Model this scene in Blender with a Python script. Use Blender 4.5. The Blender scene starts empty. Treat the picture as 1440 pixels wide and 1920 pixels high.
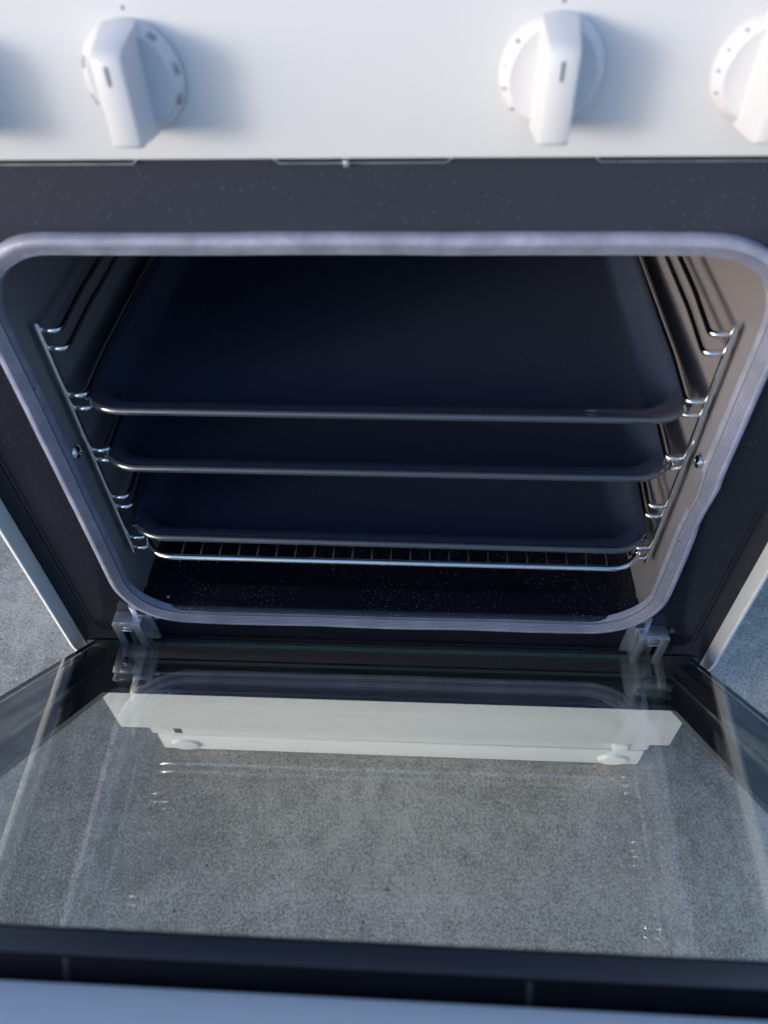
import bpy, bmesh, math, random
from mathutils import Vector, Matrix
random.seed(4)
C = bpy.context.scene.collection
scene = bpy.context.scene

# ------------------------------------------------------------------ camera
CAM = (0.0294, -0.3682, 0.8106)
r_ = Vector((0.9985, 0.0483, -0.0247)); f_ = Vector((-0.0509, 0.6744, -0.7366)).normalized()
r_ = (r_ - f_ * r_.dot(f_)).normalized(); u_ = r_.cross(f_)
cd = bpy.data.cameras.new('camera'); cam = bpy.data.objects.new('camera', cd); C.objects.link(cam)
M3 = Matrix((r_, u_, -f_)).transposed()
cam.matrix_world = Matrix.Translation(CAM) @ M3.to_4x4()
cd.sensor_fit = 'VERTICAL'; cd.sensor_height = 36; cd.lens = 36 * 1372.4 / 1920
cd.clip_start = 0.01; cd.clip_end = 300
cd.dof.use_dof = True; cd.dof.focus_distance = 0.70; cd.dof.aperture_fstop = 6.6
scene.camera = cam

# ------------------------------------------------------------------ light
SUN_EL, SUN_AZ = math.radians(9.0), math.radians(180 + 54)      # clockwise from +Y
sd = Vector((math.sin(SUN_AZ) * math.cos(SUN_EL), math.cos(SUN_AZ) * math.cos(SUN_EL), math.sin(SUN_EL)))
world = bpy.data.worlds.new("World"); scene.world = world; world.use_nodes = True
wn = world.node_tree; bg = wn.nodes['Background']
sky = wn.nodes.new('ShaderNodeTexSky'); sky.sky_type = 'NISHITA'; sky.sun_disc = False
sky.sun_elevation = SUN_EL; sky.sun_rotation = SUN_AZ
sky.air_density = 0.8; sky.dust_density = 1.8; sky.ozone_density = 2.7
wn.links.new(sky.outputs[0], bg.inputs[0]); bg.inputs[1].default_value = 0.15
sl = bpy.data.lights.new('sun', 'SUN'); sl.energy = 0.42; sl.angle = math.radians(11); sl.color = (1.0, 0.95, 0.9)
so = bpy.data.objects.new('sun', sl); C.objects.link(so); so.rotation_euler = (-sd).to_track_quat('-Z', 'Y').to_euler()
scene.view_settings.view_transform = 'Standard'; scene.view_settings.look = 'None'
scene.view_settings.exposure = 1.40; scene.view_settings.gamma = 1.0
scene.cycles.max_bounces = 12; scene.cycles.transparent_max_bounces = 24
scene.cycles.glossy_bounces = 6; scene.cycles.diffuse_bounces = 4

GZ = -0.0055                                                      # ground level

# ------------------------------------------------------------------ materials
def mat(name):
    m = bpy.data.materials.new(name); m.use_nodes = True
    nt = m.node_tree; b = nt.nodes['Principled BSDF']
    return m, nt, b
def N(nt, t, **kw):
    n = nt.nodes.new(t)
    for k, v in kw.items():
        if k in n.inputs: n.inputs[k].default_value = v
        else: setattr(n, k, v)
    return n
def coords(nt):
    return nt.nodes.new('ShaderNodeTexCoord').outputs['Object']
def noise(nt, co, scale, detail=4, rough=.55):
    n = N(nt, 'ShaderNodeTexNoise'); n.inputs['Scale'].default_value = scale
    n.inputs['Detail'].default_value = detail; n.inputs['Roughness'].default_value = rough
    nt.links.new(co, n.inputs['Vector']); return n.outputs[0]
def ramp(nt, fac, stops):
    r = nt.nodes.new('ShaderNodeValToRGB'); e = r.color_ramp.elements
    while len(e) < len(stops): e.new(0.5)
    for i, (p, c) in enumerate(stops):
        e[i].position = p; e[i].color = c if len(c) == 4 else (*c, 1)
    nt.links.new(fac, r.inputs[0]); return r.outputs[0]
def math_(nt, op, a, b=None, clamp=False):
    n = nt.nodes.new('ShaderNodeMath'); n.operation = op; n.use_clamp = clamp
    for i, v in enumerate((a, b)):
        if v is None: continue
        if isinstance(v, (int, float)): n.inputs[i].default_value = v
        else: nt.links.new(v, n.inputs[i])
    return n.outputs[0]
def mix(nt, fac, a, b):
    n = nt.nodes.new('ShaderNodeMix'); n.data_type = 'RGBA'
    for i, v in ((0, fac), (6, a), (7, b)):
        if isinstance(v, (int, float)): n.inputs[i].default_value = v
        elif isinstance(v, tuple): n.inputs[i].default_value = v if len(v) == 4 else (*v, 1)
        else: nt.links.new(v, n.inputs[i])
    return n.outputs[2]
def bump(nt, b, h, strength, dist):
    n = nt.nodes.new('ShaderNodeBump'); n.inputs['Strength'].default_value = strength
    n.inputs['Distance'].default_value = dist
    nt.links.new(h, n.inputs['Height']); nt.links.new(n.outputs[0], b.inputs['Normal'])
def simple(name, col, rough, metal=0, spec=.5, coat=0, bscale=0, bstr=0.1, bdist=.0005):
    m, nt, b = mat(name)
    b.inputs['Base Color'].default_value = (*col, 1); b.inputs['Roughness'].default_value = rough
    b.inputs['Metallic'].default_value = metal; b.inputs['Specular IOR Level'].default_value = spec
    b.inputs['Coat Weight'].default_value = coat; b.inputs['Coat Roughness'].default_value = .08
    if bscale:
        bump(nt, b, noise(nt, coords(nt), bscale, 3), bstr, bdist)
    return m
def speckle(nt, co, scale, radius, keep):
    """white flecks: random cells of a Voronoi, each a tiny dot"""
    v = nt.nodes.new('ShaderNodeTexVoronoi'); v.inputs['Scale'].default_value = scale
    nt.links.new(co, v.inputs['Vector'])
    sep = nt.nodes.new('ShaderNodeSeparateColor'); nt.links.new(v.outputs['Color'], sep.inputs[0])
    rr = math_(nt, 'MULTIPLY', sep.outputs[1], radius)
    a = math_(nt, 'LESS_THAN', v.outputs['Distance'], rr)
    b = math_(nt, 'LESS_THAN', sep.outputs[0], keep)
    return math_(nt, 'MULTIPLY', a, b)
def enamel(name, col, rough, flecks=(620, .125, .5), fleck_col=(.32, .35, .40), dust=0.0, wav=0.0, sheen=0.0, top_sheen=0.0):
    m, nt, b = mat(name); co = coords(nt)
    s = speckle(nt, co, *flecks)
    big = ramp(nt, noise(nt, co, 9, 5), [(.35, (0, 0, 0)), (.75, (1, 1, 1))])
    if top_sheen:  # reflected brightness of the upper strip, painted in as a paler noise-edged band
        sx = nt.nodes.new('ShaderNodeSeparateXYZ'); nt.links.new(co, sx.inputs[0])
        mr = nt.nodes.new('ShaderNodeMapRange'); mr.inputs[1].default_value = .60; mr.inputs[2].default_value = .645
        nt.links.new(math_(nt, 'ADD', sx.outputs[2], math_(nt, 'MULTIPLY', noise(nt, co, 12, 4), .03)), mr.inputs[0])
        big = math_(nt, 'ADD', big, math_(nt, 'MULTIPLY', mr.outputs[0], top_sheen))
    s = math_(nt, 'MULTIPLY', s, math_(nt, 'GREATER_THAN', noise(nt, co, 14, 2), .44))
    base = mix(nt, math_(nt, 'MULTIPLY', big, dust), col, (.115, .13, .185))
    nt.links.new(mix(nt, s, base, fleck_col), b.inputs['Base Color'])
    rg = math_(nt, 'ADD', math_(nt, 'MULTIPLY', noise(nt, co, 22, 4), .12), rough - .05)
    nt.links.new(rg, b.inputs['Roughness'])
    b.inputs['Specular IOR Level'].default_value = .5
    if sheen:
        b.inputs['Roughness'].default_value = .6; nt.links.remove(b.inputs['Roughness'].links[0])
        b.inputs['Specular IOR Level'].default_value = sheen
        b.inputs['Coat Weight'].default_value = .42; nt.links.new(rg, b.inputs['Coat Roughness'])
    h = math_(nt, 'ADD', math_(nt, 'MULTIPLY', noise(nt, co, 260, 2), .35), math_(nt, 'MULTIPLY', noise(nt, co, 18, 2), 1 + wav))
    bump(nt, b, h, .12, .0012)
    return m

# white stove enamel, faintly uneven
M_white, nt, b = mat('white_enamel'); co = coords(nt); b.inputs['Specular IOR Level'].default_value = .3
nt.links.new(mix(nt, noise(nt, co, 5, 4), (.635, .645, .68), (.69, .70, .73)), b.inputs['Base Color'])
b.inputs['Roughness'].default_value = .5; b.inputs['Coat Weight'].default_value = .0; b.inputs['Coat Roughness'].default_value = .1
bump(nt, b, noise(nt, co, 320, 2), .06, .0004)
M_drawer, nt, b = mat('scuffed_white_enamel'); co = coords(nt)
mp = N(nt, 'ShaderNodeMapping'); mp.inputs['Scale'].default_value = (6, 60, 60); nt.links.new(co, mp.inputs[0])
sc = ramp(nt, noise(nt, mp.outputs[0], 2.2, 5), [(.60, (0, 0, 0)), (.72, (1, 1, 1))])
nt.links.new(mix(nt, math_(nt, 'MULTIPLY', sc, .25), (.86, .865, .87), (.60, .60, .61)), b.inputs['Base Color'])
b.inputs['Roughness'].default_value = .4
M_side = simple('side_white_enamel', (.82, .82, .83), .4, coat=.1, bscale=250, bstr=.05)
M_plastic = simple('white_knob_plastic', (.66, .665, .70), .38, coat=.1, bscale=500, bstr=.05)
M_print = simple('grey_printed_ink', (.10, .10, .14), .5)
M_frame = enamel('speckled_black_enamel', (.006, .0075, .014), .13, dust=.035, sheen=.12, top_sheen=6.5)
M_floor = enamel('speckled_floor_enamel', (.010, .012, .020), .13, (680, .19, .8), (.48, .53, .6))
M_tray = enamel('dark_blue_tray_enamel', (.040, .052, .088), .12, (420, .14, .2), (.4, .45, .55), dust=.03)
M_liner, nt, b = mat('matte_grey_liner'); co = coords(nt)
nt.links.new(mix(nt, noise(nt, co, 400, 3), (.172, .164, .186), (.235, .224, .248)), b.inputs['Base Color'])
b.inputs['Roughness'].default_value = .52; bump(nt, b, noise(nt, co, 900, 2), .35, .0006)
M_dark = simple('black_back_enamel', (.02, .02, .025), .3)
M_chrome, nt, b = mat('chrome_wire'); co = coords(nt)
b.inputs['Metallic'].default_value = 1; b.inputs['Base Color'].default_value = (.82, .82, .83, 1)
nt.links.new(math_(nt, 'ADD', math_(nt, 'MULTIPLY', noise(nt, co, 60, 3), .12), .04), b.inputs['Roughness'])
M_zinc, nt, b = mat('galvanised_steel'); co = coords(nt)
b.inputs['Metallic'].default_value = .9
nt.links.new(mix(nt, noise(nt, co, 140, 4), (.38, .43, .50), (.74, .80, .88)), b.inputs['Base Color'])
nt.links.new(math_(nt, 'ADD', math_(nt, 'MULTIPLY', noise(nt, co, 90, 3), .3), .18), b.inputs['Roughness'])
bump(nt, b, noise(nt, co, 300, 3), .2, .0005)
# door gasket: grey rubber, with pale dusty wear along it
M_gasket, nt, b = mat('grey_rubber_gasket'); co = coords(nt)
g1 = ramp(nt, noise(nt, co, 45, 6, .65), [(.3, (.20, .215, .295)), (.55, (.30, .315, .42)), (.75, (.40, .41, .52))])
dk = speckle(nt, co, 130, .22, .05)
nt.links.new(mix(nt, dk, g1, (.06, .06, .08)), b.inputs['Base Color']); b.inputs['Roughness'].default_value = .42
bump(nt, b, noise(nt, co, 150, 4), .35, .0012)
M_black = simple('black_plastic', (.02, .02, .023), .35, bscale=300, bstr=.08)
M_rail = simple('satin_black_rail', (.040, .042, .056), .42, bscale=200, bstr=.04)
M_side_rail = enamel('gloss_black_rail', (.006, .006, .010), .14, (430, .12, .06), dust=.02)
# flat glass: clear panes with the reflectance of real glass at every angle
def glass(name, tint, dust, f0):
    m = bpy.data.materials.new(name); m.use_nodes = True; nt = m.node_tree
    nt.nodes.remove(nt.nodes['Principled BSDF']); out = nt.nodes['Material Output']
    lw = nt.nodes.new('ShaderNodeLayerWeight'); lw.inputs[0].default_value = .5
    p5 = math_(nt, 'POWER', lw.outputs['Facing'], 5.0)
    fr = math_(nt, 'ADD', math_(nt, 'MULTIPLY', p5, 1 - f0), f0, True)
    tr = N(nt, 'ShaderNodeBsdfTransparent'); tr.inputs[0].default_value = (*tint, 1)
    gl = N(nt, 'ShaderNodeBsdfGlossy'); gl.inputs['Roughness'].default_value = .0
    df = N(nt, 'ShaderNodeBsdfDiffuse'); df.inputs[0].default_value = (.75, .77, .78, 1)
    co = coords(nt)
    mp = N(nt, 'ShaderNodeMapping'); mp.inputs['Scale'].default_value = (18, 3, 3); mp.inputs['Rotation'].default_value = (0, 0, .5)
    nt.links.new(co, mp.inputs[0])
    d = ramp(nt, noise(nt, mp.outputs[0], 1.6, 6, .6), [(.42, (0, 0, 0)), (.8, (1, 1, 1))])
    d2 = speckle(nt, co, 120, .09, .25)
    mq = N(nt, 'ShaderNodeMapping'); mq.inputs['Scale'].default_value = (.07, 1, 1); mq.inputs['Rotation'].default_value = (.3, .05, .04); nt.links.new(co, mq.inputs[0])
    scr = math_(nt, 'MULTIPLY', speckle(nt, mq.outputs[0], 190, .07, .16), math_(nt, 'GREATER_THAN', noise(nt, co, 7, 2), .52))
    d2 = math_(nt, 'ADD', d2, math_(nt, 'MULTIPLY', scr, 2.2))
    d = math_(nt, 'ADD', math_(nt, 'MULTIPLY', d, dust), math_(nt, 'MULTIPLY', d2, dust * 9), True)
    m0 = N(nt, 'ShaderNodeMixShader'); nt.links.new(d, m0.inputs[0]); nt.links.new(tr.outputs[0], m0.inputs[1]); nt.links.new(df.outputs[0], m0.inputs[2])
    m1 = N(nt, 'ShaderNodeMixShader'); nt.links.new(fr, m1.inputs[0]); nt.links.new(m0.outputs[0], m1.inputs[1]); nt.links.new(gl.outputs[0], m1.inputs[2])
    nt.links.new(m1.outputs[0], out.inputs[0]); return m
M_glass = glass('coated_inner_glass', (.985, .994, .990), .010, .12)
M_glass2 = glass('second_pane_glass', (.975, .992, .984), .003, .02)
M_edge = simple('green_glass_edge', (.02, .05, .045), .25, spec=.3)
# concrete ground
M_ground, nt, b = mat('grey_concrete'); co = coords(nt)
a1 = noise(nt, co, 3.2, 8, .62); a2 = noise(nt, co, 55, 6, .7); a3 = noise(nt, co, 330, 4, .7)
a4 = noise(nt, co, 620, 3, .75)
s = math_(nt, 'ADD', math_(nt, 'ADD', math_(nt, 'ADD', math_(nt, 'MULTIPLY', a1, .42), .04), math_(nt, 'MULTIPLY', a2, .26)), math_(nt, 'ADD', math_(nt, 'MULTIPLY', a3, .52), math_(nt, 'MULTIPLY', a4, .48)))
base = ramp(nt, s, [(.70, (.138, .129, .115)), (.84, (.290, .272, .244)), (.99, (.56, .53, .48))])
wh = speckle(nt, co, 75, .12, .10)
base = mix(nt, wh, base, (.62, .62, .60))
pit = speckle(nt, co, 42, .16, .12)
base = mix(nt, math_(nt, 'MULTIPLY', pit, .6), base, (.05, .05, .055))
mp = N(nt, 'ShaderNodeMapping'); mp.inputs['Scale'].default_value = (9, 1.3, 1); mp.inputs['Rotation'].default_value = (0, 0, .9); nt.links.new(co, mp.inputs[0])
st = ramp(nt, noise(nt, mp.outputs[0], 3, 5), [(.56, (0, 0, 0)), (.74, (1, 1, 1))])
base = mix(nt, math_(nt, 'MULTIPLY', st, .16), base, (.13, .125, .12))
nt.links.new(base, b.inputs['Base Color']); b.inputs['Roughness'].default_value = .8
bump(nt, b, math_(nt, 'ADD', a2, a3), .5, .002)

# ------------------------------------------------------------------ mesh helpers
ROOT = {}
class MB:
    def __init__(s): s.v = []; s.f = []; s.mi = []; s.cur = 0
    def add(s, vs, fs):
        o = len(s.v); s.v += [tuple(v) for v in vs]; s.f += [tuple(i + o for i in f) for f in fs]; s.mi += [s.cur] * len(fs); return s
    def box(s, x0, x1, y0, y1, z0, z1, T=None, ch=0.0):
        bm = bmesh.new(); bmesh.ops.create_cube(bm, size=1)
        for v in bm.verts:
            v.co = ((x0 + x1) / 2 + v.co.x * (x1 - x0), (y0 + y1) / 2 + v.co.y * (y1 - y0), (z0 + z1) / 2 + v.co.z * (z1 - z0))
        if ch: bmesh.ops.bevel(bm, geom=list(bm.edges), offset=ch, segments=2, affect='EDGES', profile=.5)
        bm.verts.index_update()
        vs = [tuple(v.co) for v in bm.verts]; fs = [tuple(v.index for v in f.verts) for f in bm.faces]; bm.free()
        if T: vs = [T(*v) for v in vs]
        return s.add(vs, fs)
    def loft(s, loops, closed=True, cap0=False, cap1=False):
        n = len(loops[0]); vs = [p for l in loops for p in l]; fs = []
        for k in range(len(loops) - 1):
            for i in range(n if closed else n - 1):
                j = (i + 1) % n
                fs.append((k * n + i, k * n + j, (k + 1) * n + j, (k + 1) * n + i))
        if cap0: fs.append(tuple(range(n))[::-1])
        if cap1: fs.append(tuple(range((len(loops) - 1) * n, len(loops) * n)))
        return s.add(vs, fs)
    def tube(s, path, r, n=10, caps=True):
        path = [Vector(p) for p in path]; loops = []
        up = None
        for i, p in enumerate(path):
            t = (path[min(i + 1, len(path) - 1)] - path[max(i - 1, 0)]).normalized()
            if up is None:
                up = Vector((0, 0, 1)) if abs(t.z) < .9 else Vector((1, 0, 0))
            a = (up - t * up.dot(t)).normalized(); up = a; b_ = t.cross(a)
            loops.append([p + (a * math.cos(q) + b_ * math.sin(q)) * r for q in (2 * math.pi * k / n for k in range(n))])
        return s.loft(loops, True, caps, caps)
    def build(s, name, m, parent=None, ang=40, loc=None, flip_fix=True):
        me = bpy.data.meshes.new(name); me.from_pydata(s.v, [], s.f)
        for mm in (m if isinstance(m, (list, tuple)) else [m]): me.materials.append(mm)
        me.polygons.foreach_set('material_index', s.mi)
        bm = bmesh.new(); bm.from_mesh(me)
        if flip_fix: bmesh.ops.recalc_face_normals(bm, faces=bm.faces)
        for f in bm.faces: f.smooth = True
        for e in bm.edges:
            if len(e.link_faces) == 2 and e.calc_face_angle(0) > math.radians(ang): e.smooth = False
        bm.to_mesh(me); bm.free()
        o = bpy.data.objects.new(name, me); C.objects.link(o)
        if parent is not None:
            o.parent = parent
            if loc is not None: o.location = loc
            elif parent.type == 'EMPTY': o.location = -parent.location
        elif loc is not None: o.location = loc
        return o
def arc_path(pts, rad, n=6):
    """polyline with its inner corners rounded"""
    pts = [Vector(p) for p in pts]; out = [pts[0]]
    for i in range(1, len(pts) - 1):
        a, b_, c = pts[i - 1], pts[i], pts[i + 1]
        d1 = (a - b_).normalized(); d2 = (c - b_).normalized()
        R_ = min(rad, (a - b_).length * .49, (c - b_).length * .49)
        p0 = b_ + d1 * R_; p1 = b_ + d2 * R_
        for k in range(n + 1):
            t = k / n; out.append(p0 * (1 - t) ** 2 + b_ * 2 * t * (1 - t) + p1 * t ** 2)
    out.append(pts[-1]); return out
def rrect(x0, x1, a0, a1, r, n=10, per=1):
    """rounded rectangle loop in 2-D, counter-clockwise; also usable as a path"""
    out = []
    for cx, cy, q in ((x1 - r, a1 - r, 0), (x0 + r, a1 - r, 1), (x0 + r, a0 + r, 2), (x1 - r, a0 + r, 3)):
        for k in range(n + 1):
            t = (q + k / n) * math.pi / 2; out.append((cx + r * math.cos(t), cy + r * math.sin(t)))
    return out
def thing(name, label, cat, loc, group=None):
    o = bpy.data.objects.new(name, None); C.objects.link(o); o.location = Vector(loc); o.empty_display_size = .05
    o['label'] = label; o['category'] = cat
    if group: o['group'] = group
    return o

# ------------------------------------------------------------------ ground
g = MB().add([(-60, -60, GZ), (60, -60, GZ), (60, 60, GZ), (-60, 60, GZ)], [(0, 1, 2, 3)]).build('ground', M_ground)
g['kind'] = 'structure'

# ------------------------------------------------------------------ the stove
ST = thing('stove', 'white free-standing stove with its oven door hanging half open', 'stove', (0, .30, GZ))
W = .2935; YF = -.018; TOP = .80
# side panels: outer sheet with a narrow rounded front edge and a return that runs back to the black frame
for s in (-1, 1):
    m = MB()
    loops = []
    for z, k in ((.0765, 0), (.205, 0), (.214, .15), (.222, .5), (.232, .9), (.244, 1), (.67, 1)):
        prof = [(.2900, .0005), (.2894, -.0040), (.2888, YF + .0035), (.2888, YF + .0010), (.2892, YF + .0002), (.2899, YF), (W - .0012, YF + .0012), (W, YF + .0026), (W, .59), (.2905, .59), (.2903, .0005)]
        if k < 1:     # below the door corner the return tapers away
            prof = [(W - (W - x) * (.3 + .7 * k), y) if i < 6 else (x, y) for i, (x, y) in enumerate(prof)]
            prof = [(x, max(y, YF + .008 * (1 - k))) for x, y in prof]
        loops.append([(s * x, y, z) for x, y in prof])
    m.loft(loops, True, True, True).build('side_panel', M_side, ST, 25)
MB().box(-W + .004, W - .004, .588, .592, GZ + .01, TOP).build('back_panel', M_white, ST)
# control panel with its turned-in lower edge
m = MB(); prof = [(.024, .6718), (-.0150, .6704), (-.0172, .6711), (-.018, .6732), (-.018, .796), (-.0165, .799), (.024, .80)]
m.loft([[(x, y, z) for y, z in prof] for x in (-W, W)], True, True, True)
panel = m.build('control_panel', M_white, ST, 30)
MB().box(-W, W, -.024, .592, .8012, .826, ch=.003).build('hob_top', M_white, ST)
MB().box(-W + .005, W - .005, .0245, .58, .69, .799).build('panel_housing', M_dark, ST)

# printed marks on the control panel
def text(body, size, T, name, m, parent, loc=None):
    cu = bpy.data.curves.new(name, 'FONT'); cu.body = body; cu.size = size; cu.align_x = 'CENTER'; cu.align_y = 'CENTER'
    cu.extrude = .00008; cu.resolution_u = 3
    o = bpy.data.objects.new(name, cu); C.objects.link(o)
    dg = bpy.context.evaluated_depsgraph_get()
    me = bpy.data.meshes.new_from_object(o.evaluated_get(dg)); bpy.data.objects.remove(o)
    me.transform(T); me.materials.clear(); me.materials.append(m); me.name = name
    o = bpy.data.objects.new(name, me); C.objects.link(o); o.parent = parent
    o.location = loc if loc is not None else (0, 0, 0)
    return o
def disc(mb, c, r, h, axis='y', n=16):
    x, y, z = c; l0 = []; l1 = []
    for k in range(n):
        t = 2 * math.pi * k / n; a, b_ = r * math.cos(t), r * math.sin(t)
        l0.append((x + a, y, z + b_)); l1.append((x + a, y - h, z + b_))
    return mb.loft([l0, l1], True, True, True)
KX = (-.1868, -.0985, .0810, .1692); KZ = .7068
for kx in KX:
    disc(MB(), (kx + .0015, -.0179, .7318), .00075, .0002).build('index_dot', M_print, panel, loc=(0, 0, 0))
for dx in (-.0035, 0, .0035):
    disc(MB(), (.1165 + dx, -.0179, .7328), .0009, .0002).build('burner_dot', M_print, panel, loc=(0, 0, 0))

# knobs: bevelled dial, raised grip bar, index line, printed figures
KR = .0219
def lathe(prof, n=56):
    return [[(r * math.cos(2 * math.pi * k / n), y, r * math.sin(2 * math.pi * k / n)) for k in range(n)] for r, y in prof]
km = MB().loft(lathe([(KR - .0006, 0), (KR, -.0010), (KR, -.0022), (KR - .0006, -.0034), (.0186, -.0070), (.0181, -.0074), (.0174, -.0072), (.0120, -.0068), (.001, -.0067)]), True, True, True)
def make_knob(marks):
    k = km.build('knob', M_plastic, ST, 30, loc=Vector((0, 0, 0)))
    gm = MB(); hw0, hw1 = .0076, .0060
    # side view of the grip (z, protrusion): sloping head, flat face, rounded foot
    sv = [(.0214, .0045), (.0212, .0064), (.0196, .0130), (.0176, .0235), (.0166, .0272), (.0148, .0292), (.0120, .0300), (-.0168, .0300), (-.0186, .0292), (-.0194, .0276), (-.0212, .0030)]
    loops = []
    for t, inset in ((-1, .0007), (-1, 0), (1, 0), (1, .0007)):
        lp = []
        for z, p in sv:
            q = min(1, p / .0300); hw = hw0 + (hw1 - hw0) * q
            x = t * (hw - (0 if inset else .0)) if not inset else t * hw
            zz, pp = z, p
            if inset == 0: x = t * (hw - .0012); zz = z * (1 + .012); pp = p + (.0006 if p > .01 else 0)
            lp.append((x, -pp, zz))
        loops.append(lp)
    gm.loft(loops, True, True, True)
    gm.build('grip', M_plastic, k, 38, loc=(0, 0, 0))
    MB().box(-.0009, .0001, -.0310, -.0305, .0052, .0122).build('index_line', M_print, k, loc=(0, 0, 0))
    tilt = math.atan2(.0036, .0036)
    for body, ang, size in marks:
        # lettering lies on the sloping rim, reading outward
        a = math.radians(ang); rad = .0204
        T = Matrix.Rotation(-a, 4, 'Y') @ Matrix.Translation((0, -.0054, rad)) @ Matrix.Rotation(math.radians(90 - 46), 4, 'X')
        text(body, size, T, 'dial_mark', M_print, k, (0, 0, 0))
    return k
# angles run clockwise from the top as seen from the front
OV = [('O', 0, .0046), ('50', 38, .0036), ('100', 78, .0034), ('150', 112, .0034), ('200', -112, .0034), ('250', -70, .0034)]
BN = [('O', 0, .0046), ('6', -52, .0036), ('•', -80, .004), ('5', -104, .0034), ('4', -130, .0034)]
BD = [('O', 0, .0046), ('•', -42, .0050), ('•', -66, .0050), ('•', -88, .0050), ('•', -112, .0050)]
for kx, mk in zip(KX, (BN, OV, BN, BD)):
    mk = [(b_, -a, s_) for b_, a, s_ in mk]
    k = make_knob(mk); k.location = Vector((kx, -.018, KZ)) - ST.location

# black enamelled front frame with the rounded oven opening
HX, HZ0, HZ1, HR = .2250, .2700, .6160, .048
hole = rrect(-HX, HX, HZ0, HZ1, HR, 10)
FX, FZ0, FZ1 = .2900, .1745, .6700
def outer_pt(p):
    x, z = p; cx, cz = 0, (HZ0 + HZ1) / 2; dx, dz = x - cx, z - cz
    t = min(FX / abs(dx) if abs(dx) > 1e-9 else 1e9, ((FZ1 - cz) if dz > 0 else (cz - FZ0)) / abs(dz) if abs(dz) > 1e-9 else 1e9)
    return (cx + dx * t, cz + dz * t)
m = MB()
out = [outer_pt(p) for p in hole]
mid = [(p[0] + (q[0] - p[0]) * .5, p[1] + (q[1] - p[1]) * .5) for p, q in zip(hole, out)]
m.loft([[(x, .004, z) for x, z in hole], [(x * .9995, .0008, z) for x, z in hole],
        [(x * 1.012, 0, HZ0 + (z - HZ0) * 1.0 + (.003 if z > .44 else -.003)) for x, z in hole], [(x, 0, z) for x, z in mid], [(x, 0, z) for x, z in out]], True)
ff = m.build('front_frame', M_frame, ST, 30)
# corners the radial outline leaves open
m = MB()
m.add([(sx * FX, 0, zz) for sx, zz in ((-1, FZ0), (1, FZ0), (1, FZ1), (-1, FZ1))], [])
for s in (-1, 1):   # pressed double rib down each jamb
    for xx in (.2715, .2752):
        prof = [(-.0011, .0), (-.0006, -.0009), (.0006, -.0009), (.0011, 0)]
        mm = MB().loft([[(s * xx + a, y, z) for a, y in prof] for z in (.2450, .250, .66, .664)], False)
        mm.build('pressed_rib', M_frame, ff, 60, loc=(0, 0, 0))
# lower step of the frame below the gasket
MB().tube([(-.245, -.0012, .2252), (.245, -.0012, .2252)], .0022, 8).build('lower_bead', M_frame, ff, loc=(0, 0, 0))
# vent slots under the control panel: folded lips of the frame
def lip(x0, x1):
    m = MB(); p = arc_path([(x0 - .0035, -.0022, .6662), (x0, -.0022, .6630), (x1, -.0022, .6630), (x1 + .0035, -.0022, .6662)], .001, 3)
    m.tube(p, .0005, 6); return m.build('vent_lip', M_zinc, ff, loc=(0, 0, 0))
lip(-.27, -.1165); lip(-.0435, -.0115); lip(-.0095, .0385); lip(.1120, .27)
MB().box(-.0118, -.0088, -.0035, -.001, .6610, .6640, ch=.0005).build('vent_tab', M_zinc, ff, loc=(0, 0, 0))
for x0, x1 in ((-.271, -.116), (-.044, .039), (.111, .271)):
    MB().box(x0, x1, -.0013, -.0003, .6628, .6675).build('vent_slot', M_black, ff, loc=(0, 0, 0))

# door gasket: ribbed half-round profile swept round the opening
GHX, GZ0_, GZ1_, GR = .2278, .2660, .6198, .051
prof = [(.0070, 0), (.0068, .0022), (.0061, .0042), (.0048, .0053), (.0030, .0057), (.0012, .0055)]   # smooth outer bead
for k in range(5):                                              # ribbed slope running down into the opening
    w0 = .0008 - .00118 * k; b0 = .0053 - .00062 * k
    prof += [(w0, b0 - .0007), (w0 - .0003, b0), (w0 - .0009, b0 - .0002)]
prof += [(-.0054, .0008), (-.0057, -.0015), (-.0058, -.0050)]
path = rrect(-GHX, GHX, GZ0_, GZ1_, GR, 14)
# densify straight runs so that the rubber can be slightly wavy
dense = []
for i, p in enumerate(path):
    q = path[(i + 1) % len(path)]; L = math.dist(p, q); n = max(1, int(L / .012))
    for k in range(n): dense.append((p[0] + (q[0] - p[0]) * k / n, p[1] + (q[1] - p[1]) * k / n))
loops = []; n = len(dense)
for i, (x, z) in enumerate(dense):
    a, b_ = dense[i - 1], dense[(i + 1) % n]; t = Vector((b_[0] - a[0], b_[1] - a[1])).normalized(); nx, nz = t.y, -t.x   # outward
    wob = .0004 * math.sin(i * .37) * math.sin(i * .13) + random.uniform(-.00012, .00012)
    k_ = 1.0
    if x > .2 and .36 < z < .52: wob += .0014 * math.exp(-((z - .437) / .014) ** 2) - .0008 * math.exp(-((z - .405) / .02) ** 2)
    if x > .2 and abs(z - .415) < .02: k_ = .84
    loops.append([(x + nx * (w * k_ + wob), -.0003 - h * (1 + .06 * math.sin(i * .61)), z + nz * (w * k_ + wob)) for w, h in prof])
loops.append(loops[0])
gm = MB().loft(loops, False); nc = len(prof) - 1
M_groove = simple('shaded_gasket_groove', (.13, .13, .17), .6)  # shade in the creases between ribs, painted as a darker colour
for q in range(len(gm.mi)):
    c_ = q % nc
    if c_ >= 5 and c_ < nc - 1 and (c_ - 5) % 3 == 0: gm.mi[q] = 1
gm.build('gasket', [M_gasket, M_groove], ST, 70)

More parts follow.
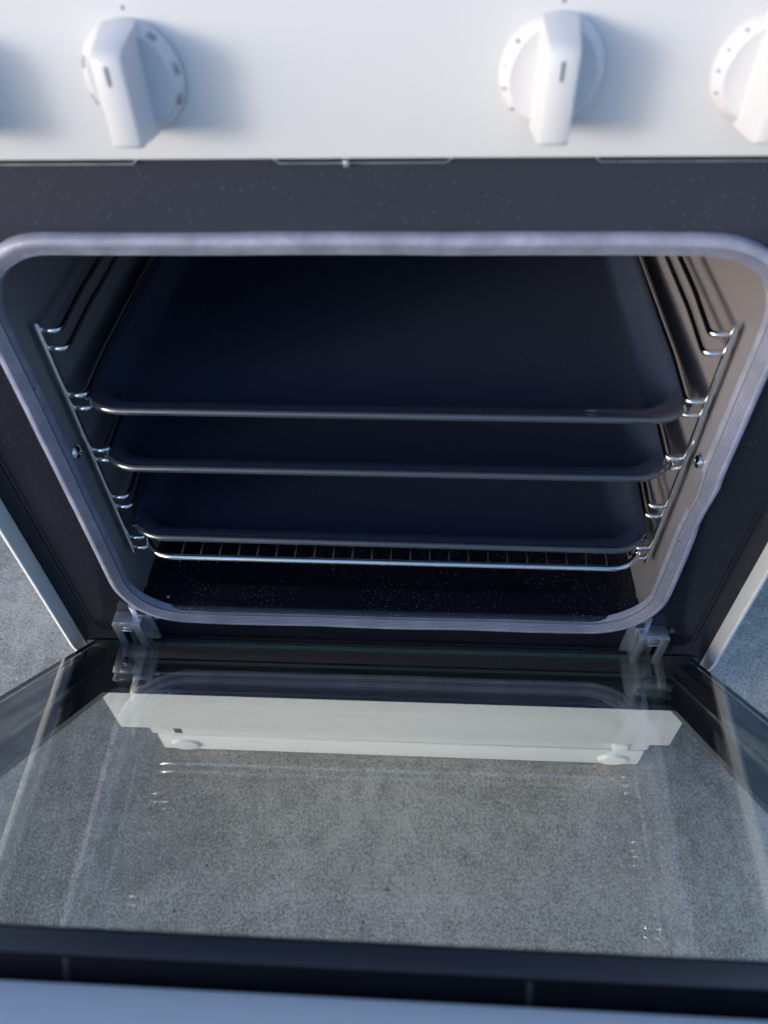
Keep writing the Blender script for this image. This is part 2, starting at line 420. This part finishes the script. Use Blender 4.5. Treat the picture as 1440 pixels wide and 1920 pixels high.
# cavity: floor, liners, roof and back wall
cv = MB(); CX, CB = .2225, .415
cv.add([(-CX, CB, .27), (CX, CB, .27), (CX, CB, .62), (-CX, CB, .62)], [(0, 1, 2, 3)])
cv.build('cavity_back', M_dark, ST, flip_fix=False)
MB().box(-CX, CX, -.0005, CB, .6165, .6195).build('cavity_roof', M_dark, ST)
for s in (-1, 1):
    m = MB(); xs = sorted((s * CX, s * (CX + .004)))
    m.box(xs[0], xs[1], .0004, CB, .270, .6165)
    m.build('side_liner', M_liner, ST)
# floor plate: rolled front edge and a pressed rounded panel
m = MB(); FZ = .2745
prof = [(.0006, FZ - .0080), (-.0004, FZ - .0045), (.0002, FZ - .0020), (.0020, FZ - .0002), (.0045, FZ + .0007), (.0080, FZ + .0003), (.014, FZ), (.0245, FZ)]
m.loft([[(x, y, z) for y, z in prof] for x in [CX * q / 12 for q in range(-12, 13)]], False)
R0 = rrect(-.186, .186, .029, .388, .045, 8); R1 = rrect(-.1835, .1835, .0315, .3855, .0425, 8); R2 = rrect(-.180, .180, .035, .382, .039, 8)
def fo(p):
    cx, cy = 0, .21; dx, dy = p[0] - cx, p[1] - cy
    t = min(CX / abs(dx) if abs(dx) > 1e-9 else 9e9, ((CB - cy) if dy > 0 else (cy - .0245)) / abs(dy) if abs(dy) > 1e-9 else 9e9); return (cx + dx * t, cy + dy * t)
m.loft([[(*fo(p), FZ) for p in R0], [(*p, FZ) for p in R0], [(*p, FZ - .0011) for p in R1], [(*p, FZ - .0024) for p in R2]], True, False, True)
fl = m.build('cavity_floor', M_floor, ST, 40)
bm_ = MB(); disc(bm_, (0, 0, 0), .0011, .001, n=10); o = bm_.build('crumb', M_plastic, fl, loc=(-.1975, .0125, FZ + .0016))

# side racks
WZ = (.5506, .5369, .4985, .4870, .4470, .4372, .3968, .3858, .3476, .3344)
BX, BY, WX = .2163, .0208, .2033
for s in (-1, 1):
    m = MB(); m.tube([(s * BX, BY, .3305), (s * BX, BY, .5565)], .0021, 12)
    sr = m.build('side_rack', M_chrome, ST)
    MB().tube([(s * BX, .36, .3305), (s * BX, .36, .5565)], .0021, 8).build('rear_upright', M_chrome, sr, loc=(0, 0, 0))
    for z in WZ:
        p = arc_path([(s * BX, BY + .002, z), (s * (WX + .0005), BY + .0005, z - .0006), (s * (WX + .0028), BY + .05, z), (s * (WX + .0028), .350, z), (s * BX, .358, z)], .009, 7)
        MB().tube(p, .0021, 10).build('runner_wire', M_chrome, sr, loc=(0, 0, 0))
    mm = MB(); lp = []
    for r, x in ((.0058, .2224), (.0058, .2212), (.0052, .2195), (.0035, .2183), (.001, .2178)):
        lp.append([(s * x, .0110 + r * math.cos(2 * math.pi * k / 20), .4550 + r * math.sin(2 * math.pi * k / 20)) for k in range(20)])
    mm.loft(lp, True, True, True).build('thumb_screw', M_chrome, sr, 30, loc=(0, 0, 0))

# hinges
for s in (-1, 1):
    x0 = .2195
    m = MB().box(s * x0 - .0088, s * x0 + .0088, -.0040, -.0005, .232, .2835, ch=.0006)
    hg = m.build('hinge', M_zinc, ST)
    MB().box(s * x0 - .0030, s * x0 + .0042, -.0048, -.0038, .2712, .2775).build('latch_slot', M_black, hg, loc=(0, 0, 0))
    xc = s * .2317
    ch_ = MB()
    ch_.box(xc - .0130, xc - .0062, -.0140, -.0122, .2290, .2686, ch=.0006)       # two legs of the stamped face
    ch_.box(xc + .0056, xc + .0130, -.0142, -.0124, .2290, .2686, ch=.0006)
    ch_.box(xc - .0064, xc + .0058, -.0139, -.0121, .2606, .2684, ch=.0005)
    hc = ch_.build('hinge_channel', M_zinc, hg, loc=(0, 0, 0))
    for e in (-1, 1):
        MB().box(xc + e * .0122 - .0008, xc + e * .0122 + .0008, -.0124, .0005, .2290, .2680, ch=.0004).build('channel_cheek', M_zinc, hg, loc=(0, 0, 0))
    MB().box(xc - .0122, xc + .0122, -.0124, .0005, .2672, .2688, ch=.0004).build('channel_top', M_zinc, hg, loc=(0, 0, 0))
    MB().box(xc - .0050, xc + .0046, -.0075, -.0060, .2290, .2560, ch=.0004).build('hinge_arm', M_zinc, hg, loc=(0, 0, 0))
    def TT(x, y, z, xc=xc): return (xc + x, -.0138 + y - z * .55, .2590 + z * .7)
    MB().box(-.0048, .0044, -.0007, .0007, -.0050, .0030, TT, .0003).build('hinge_tab', M_zinc, hg, loc=(0, 0, 0))
    lp = MB(); disc(lp, (0, 0, 0), .0026, .002, n=12); lp.build('rivet', M_zinc, hg, loc=(s * .2080 if s < 0 else s * .2495, -.0008, .2640))

# drawer front and recessed skirt below the door
MB().box(-W + .001, W, YF, .010, .0735, .1730, ch=.0022).build('drawer_front', M_drawer, ST)
def SX(x): return .0294 + (x - .0294) * .963
def SZ(z): return .8106 + (z - .8106) * .963
sk = MB()
sk.box(SX(-.2840), SX(.2930), -.0035, .030, SZ(.0010), .0730, ch=.0015).build('skirt_upper_rim', M_drawer, ST)
sk = MB().box(SX(-.2785), SX(.2905), -.0050, .030, GZ + .0005, SZ(.0000), ch=.003).build('skirt', M_drawer, ST)
for x in (SX(-.2475), SX(.2580)):
    lp = []
    for r, y in ((.0125, -.0048), (.0122, -.0070), (.0110, -.0085), (.0085, -.0090), (.001, -.0091)):
        lp.append([(x + 1.35 * r * math.cos(2 * math.pi * k / 24), y, SZ(-.0195) + .85 * r * math.sin(2 * math.pi * k / 24)) for k in range(24)])
    MB().loft(lp, True, True, True).build('skirt_boss', M_drawer, sk, 30, loc=(0, 0, 0))
M_hole = simple('dark_slot', (.10, .10, .10), .6)
MB().box(SX(-.2555), SX(-.2465), -.0041, -.0030, SZ(.0050), SZ(.0170), ch=.0003).build('skirt_slot', M_hole, sk, loc=(0, 0, 0))
MB().box(SX(.2520), SX(.2680), -.0085, -.0025, SZ(.0030), SZ(.0200), ch=.002).build('skirt_latch', M_drawer, sk, loc=(0, 0, 0))

# ------------------------------------------------------------------ oven door, hanging half open
AL = 0.73725; HY, HZ = -.0066, .23259
dv = Vector((0, -math.cos(AL), math.sin(AL))); nv = Vector((0, math.sin(AL), math.cos(AL)))
def D(x, s_, o): return tuple(Vector((x, HY, HZ)) + dv * s_ - nv * o)
DX = .2715
door = MB().box(-DX, -.2562, .012, .3995, .0042, .0345, D, .0010).build('oven_door', M_side_rail, ST, 30)
def dpart(mb, name, m, ang=30): return mb.build(name, m, door, ang, loc=(0, 0, 0))
dpart(MB().box(.2562, DX, .012, .3995, .0042, .0345, D, .0010), 'side_rail', M_side_rail)
def pane(x0, x1, s0, s1, o0, o1, name, m):
    b_ = MB()
    P = [D(x, s_, o) for x in (x0, x1) for s_ in (s0, s1) for o in (o0, o1)]
    b_.add(P, [(0, 2, 6, 4), (1, 5, 7, 3)]); b_.cur = 1; b_.add(P, [(0, 4, 5, 1), (2, 3, 7, 6), (0, 1, 3, 2), (4, 6, 7, 5)])
    return dpart(b_, name, [m, M_edge], 20)
pane(-DX, DX, .0045, .3995, 0, .0036, 'inner_glass', M_glass)
pane(-.2555, .2555, .0060, .3960, .0170, .0200, 'middle_glass', M_glass2)
# black bezel of the door's outer shell, with the window opening
o, o2, ix, s0, s1 = .0350, .0395, .2465, .0335, .390
b_ = MB(); R_o = [(-DX, -.015), (DX, -.015), (DX, .412), (-DX, .412)]; R_i = [(-ix, s0), (ix, s0), (ix, s1), (-ix, s1)]
b_.loft([[D(x, q, o2) for x, q in R_o], [D(x, q, o) for x, q in R_o], [D(x, q, o) for x, q in R_i], [D(x, q, o2) for x, q in R_i], [D(x, q, o2) for x, q in R_o]], True)
dpart(b_, 'window_bezel', M_side_rail)
# rails at hinge end and handle end
dpart(MB().box(-.2600, .2600, -.0180, .0130, .0220, .0345, D, .001), 'lower_rail', M_side_rail)
dpart(MB().box(-DX, DX, .4003, .4138, 0, .0345, D, .0010), 'upper_rail', M_rail)
dpart(MB().box(-DX, DX, .4140, .4146, .0004, .0140, D, .0002), 'vent_rail', simple('matt_black_end', (.0025, .003, .005), .6, spec=.1))
for x in (-.0954, .0703):
    dpart(MB().box(x - .0009, x + .0009, .4141, .4149, .0010, .0110, D, .0002), 'rail_seam', M_black)
dpart(MB().loft([[D(x, q, o) for q, o in ((.4150, .0340), (.4150, .0108), (.4163, .0095), (.4188, .0092), (.4360, .0105), (.4520, .0150), (.4560, .0200), (.4560, .0480), (.4160, .0480))] for x in (-.2800, .2800)], True, True, True), 'door_handle', M_white)
# black corner caps over the hinges
for s in (-1, 1):
    pts = [(.2475, .0042), (.2475, -.001), (.252, -.0030), (.262, -.0036), (.270, -.0024), (.2765, .0010), (.2780, .006)]
    dpart(MB().loft([[D(s * x, q, o) for x, q in pts] for o in (-.0004, .0300)], True, True, True), 'corner_cap', M_black, 50)
    dpart(MB().tube([D(s * x, q + .0008, -.0006) for x, q in pts[1:-1]], .0006, 6), 'cap_edge', M_rail)

M_lip, nt, b = mat('glossy_tray_lip')
b.inputs['Base Color'].default_value = (.03, .034, .046, 1); b.inputs['Roughness'].default_value = .16
b.inputs['IOR'].default_value = 1.7; b.inputs['Coat Weight'].default_value = 1; b.inputs['Coat IOR'].default_value = 1.65; b.inputs['Coat Roughness'].default_value = .08
# ------------------------------------------------------------------ trays
def rl(hw, y0, y1, r, z, n=9): return [(x, y, z) for x, y in rrect(-hw, hw, y0, y1, r, n)]
def make_tray():
    y0, y1 = 0, .355; hw = .2120; L = []
    bead = [(.0030 - .0030 * math.cos(t), -.0012 + .0030 * math.sin(t)) for t in [math.radians(a) for a in (-75, -50, -25, 0, 20, 40, 60, 80, 100, 120)]]
    for d, z in bead: L.append(rl(hw - d, y0 + d, y1 - d, .034 - d, z))
    L.append(rl(hw - .0090, y0 + .0125, y1 - .0125, .031, .0002))
    L.append(rl(hw - .0104, y0 + .0140, y1 - .0140, .030, -.0012))
    L.append(rl(hw - .0135, y0 + .0170, y1 - .0170, .028, -.0080))
    L.append(rl(hw - .0190, y0 + .0215, y1 - .0215, .026, -.0185))
    L.append(rl(hw - .0215, y0 + .0245, y1 - .0245, .024, -.0206))
    L.append(rl(hw - .0260, y0 + .0300, y1 - .0300, .022, -.0213))
    m = MB(); m.cur = 1; m.loft(L[:10], True); m.cur = 0; m.loft(L[9:], True, False, True)
    U = [[(x, y, z - .0016) for x, y, z in l] for l in L[5:]]           # underside
    m.loft([L[0]] + U, True, False, True)
    return m
tray_mesh = make_tray()
holes = MB(); rings = MB()
def tray(label, y, z, yaw=0, dz=0):
    t = thing('baking_tray', label, 'baking tray', (0, y, z), 'baking trays stacked in the oven')
    t.rotation_euler = (0, dz, yaw)
    tray_mesh.build('tray_pan', [M_tray, M_lip], t, 50, loc=(0, 0, 0))
    for s in (-1, 1):
        c = Vector((s * .2042, .0165, .0005))
        ring = [(c.x + .0033 * math.cos(a), c.y + .0042 * math.sin(a), c.z + .0007) for a in (2 * math.pi * k / 18 for k in range(19))]
        e = MB().tube(ring, .00055, 6, False).build('hole_rim', M_lip, t, 60, loc=(0, 0, 0))
        hp = [(c.x + .0031 * math.cos(2 * math.pi * k / 16), c.y + .0040 * math.sin(2 * math.pi * k / 16), c.z + .0007) for k in range(16)]
        MB().add(hp + [(x, y_, z_ - .003) for x, y_, z_ in hp], [tuple(range(16))] + [(k, (k + 1) % 16, 16 + (k + 1) % 16, 16 + k) for k in range(16)]).build('hanging_hole', M_black, t, loc=(0, 0, 0))
    return t
tray('dark blue enamel baking tray on the highest runners, topmost of three', .0080, .4938, -.008)
tray('dark blue enamel baking tray in the middle, between two other trays', .0035, .4440, -.006)
tray('dark blue enamel baking tray lying lowest, directly on the chrome wire shelf', .0020, .3672, -.010)

# ------------------------------------------------------------------ wire shelf
WS = thing('wire_shelf', 'chrome wire oven shelf on the lowest runners beneath the bottom tray', 'oven shelf', (.0025, .0060, .3415))
p = arc_path([(-.2105, .36, 0), (-.2110, .030, .0010), (-.1945, .0010, -.0006), (.1945, -.0010, -.0006), (.2110, .026, .0010), (.2105, .36, 0)], .022, 8)
MB().tube(p, .0027, 12).build('shelf_rim', M_chrome, WS, loc=(0, 0, 0))
MB().tube([(-.2105, .34, -.0025), (.2105, .34, -.0025)], .0025, 8).build('rear_bar', M_chrome, WS, loc=(0, 0, 0))
w = MB().tube(arc_path([(0, -.0008, -.0050), (0, .012, -.0036), (0, .345, -.0010)], .006, 4), .0010, 8)
first = None
for i in range(23):
    x = -.1735 + i * .0160
    if first is None:
        first = w.build('grid_wire', M_chrome, WS, loc=(x, 0, 0))
    else:
        c = first.copy(); C.objects.link(c); c.parent = WS; c.location = (x, 0, 0)
# weld where the two halves of the rim meet
MB().tube([(-.0042, 0, -.0006), (-.0022, 0, -.0006)], .0030, 12).build('rim_joint', M_chrome, WS, loc=(0, 0, 0))
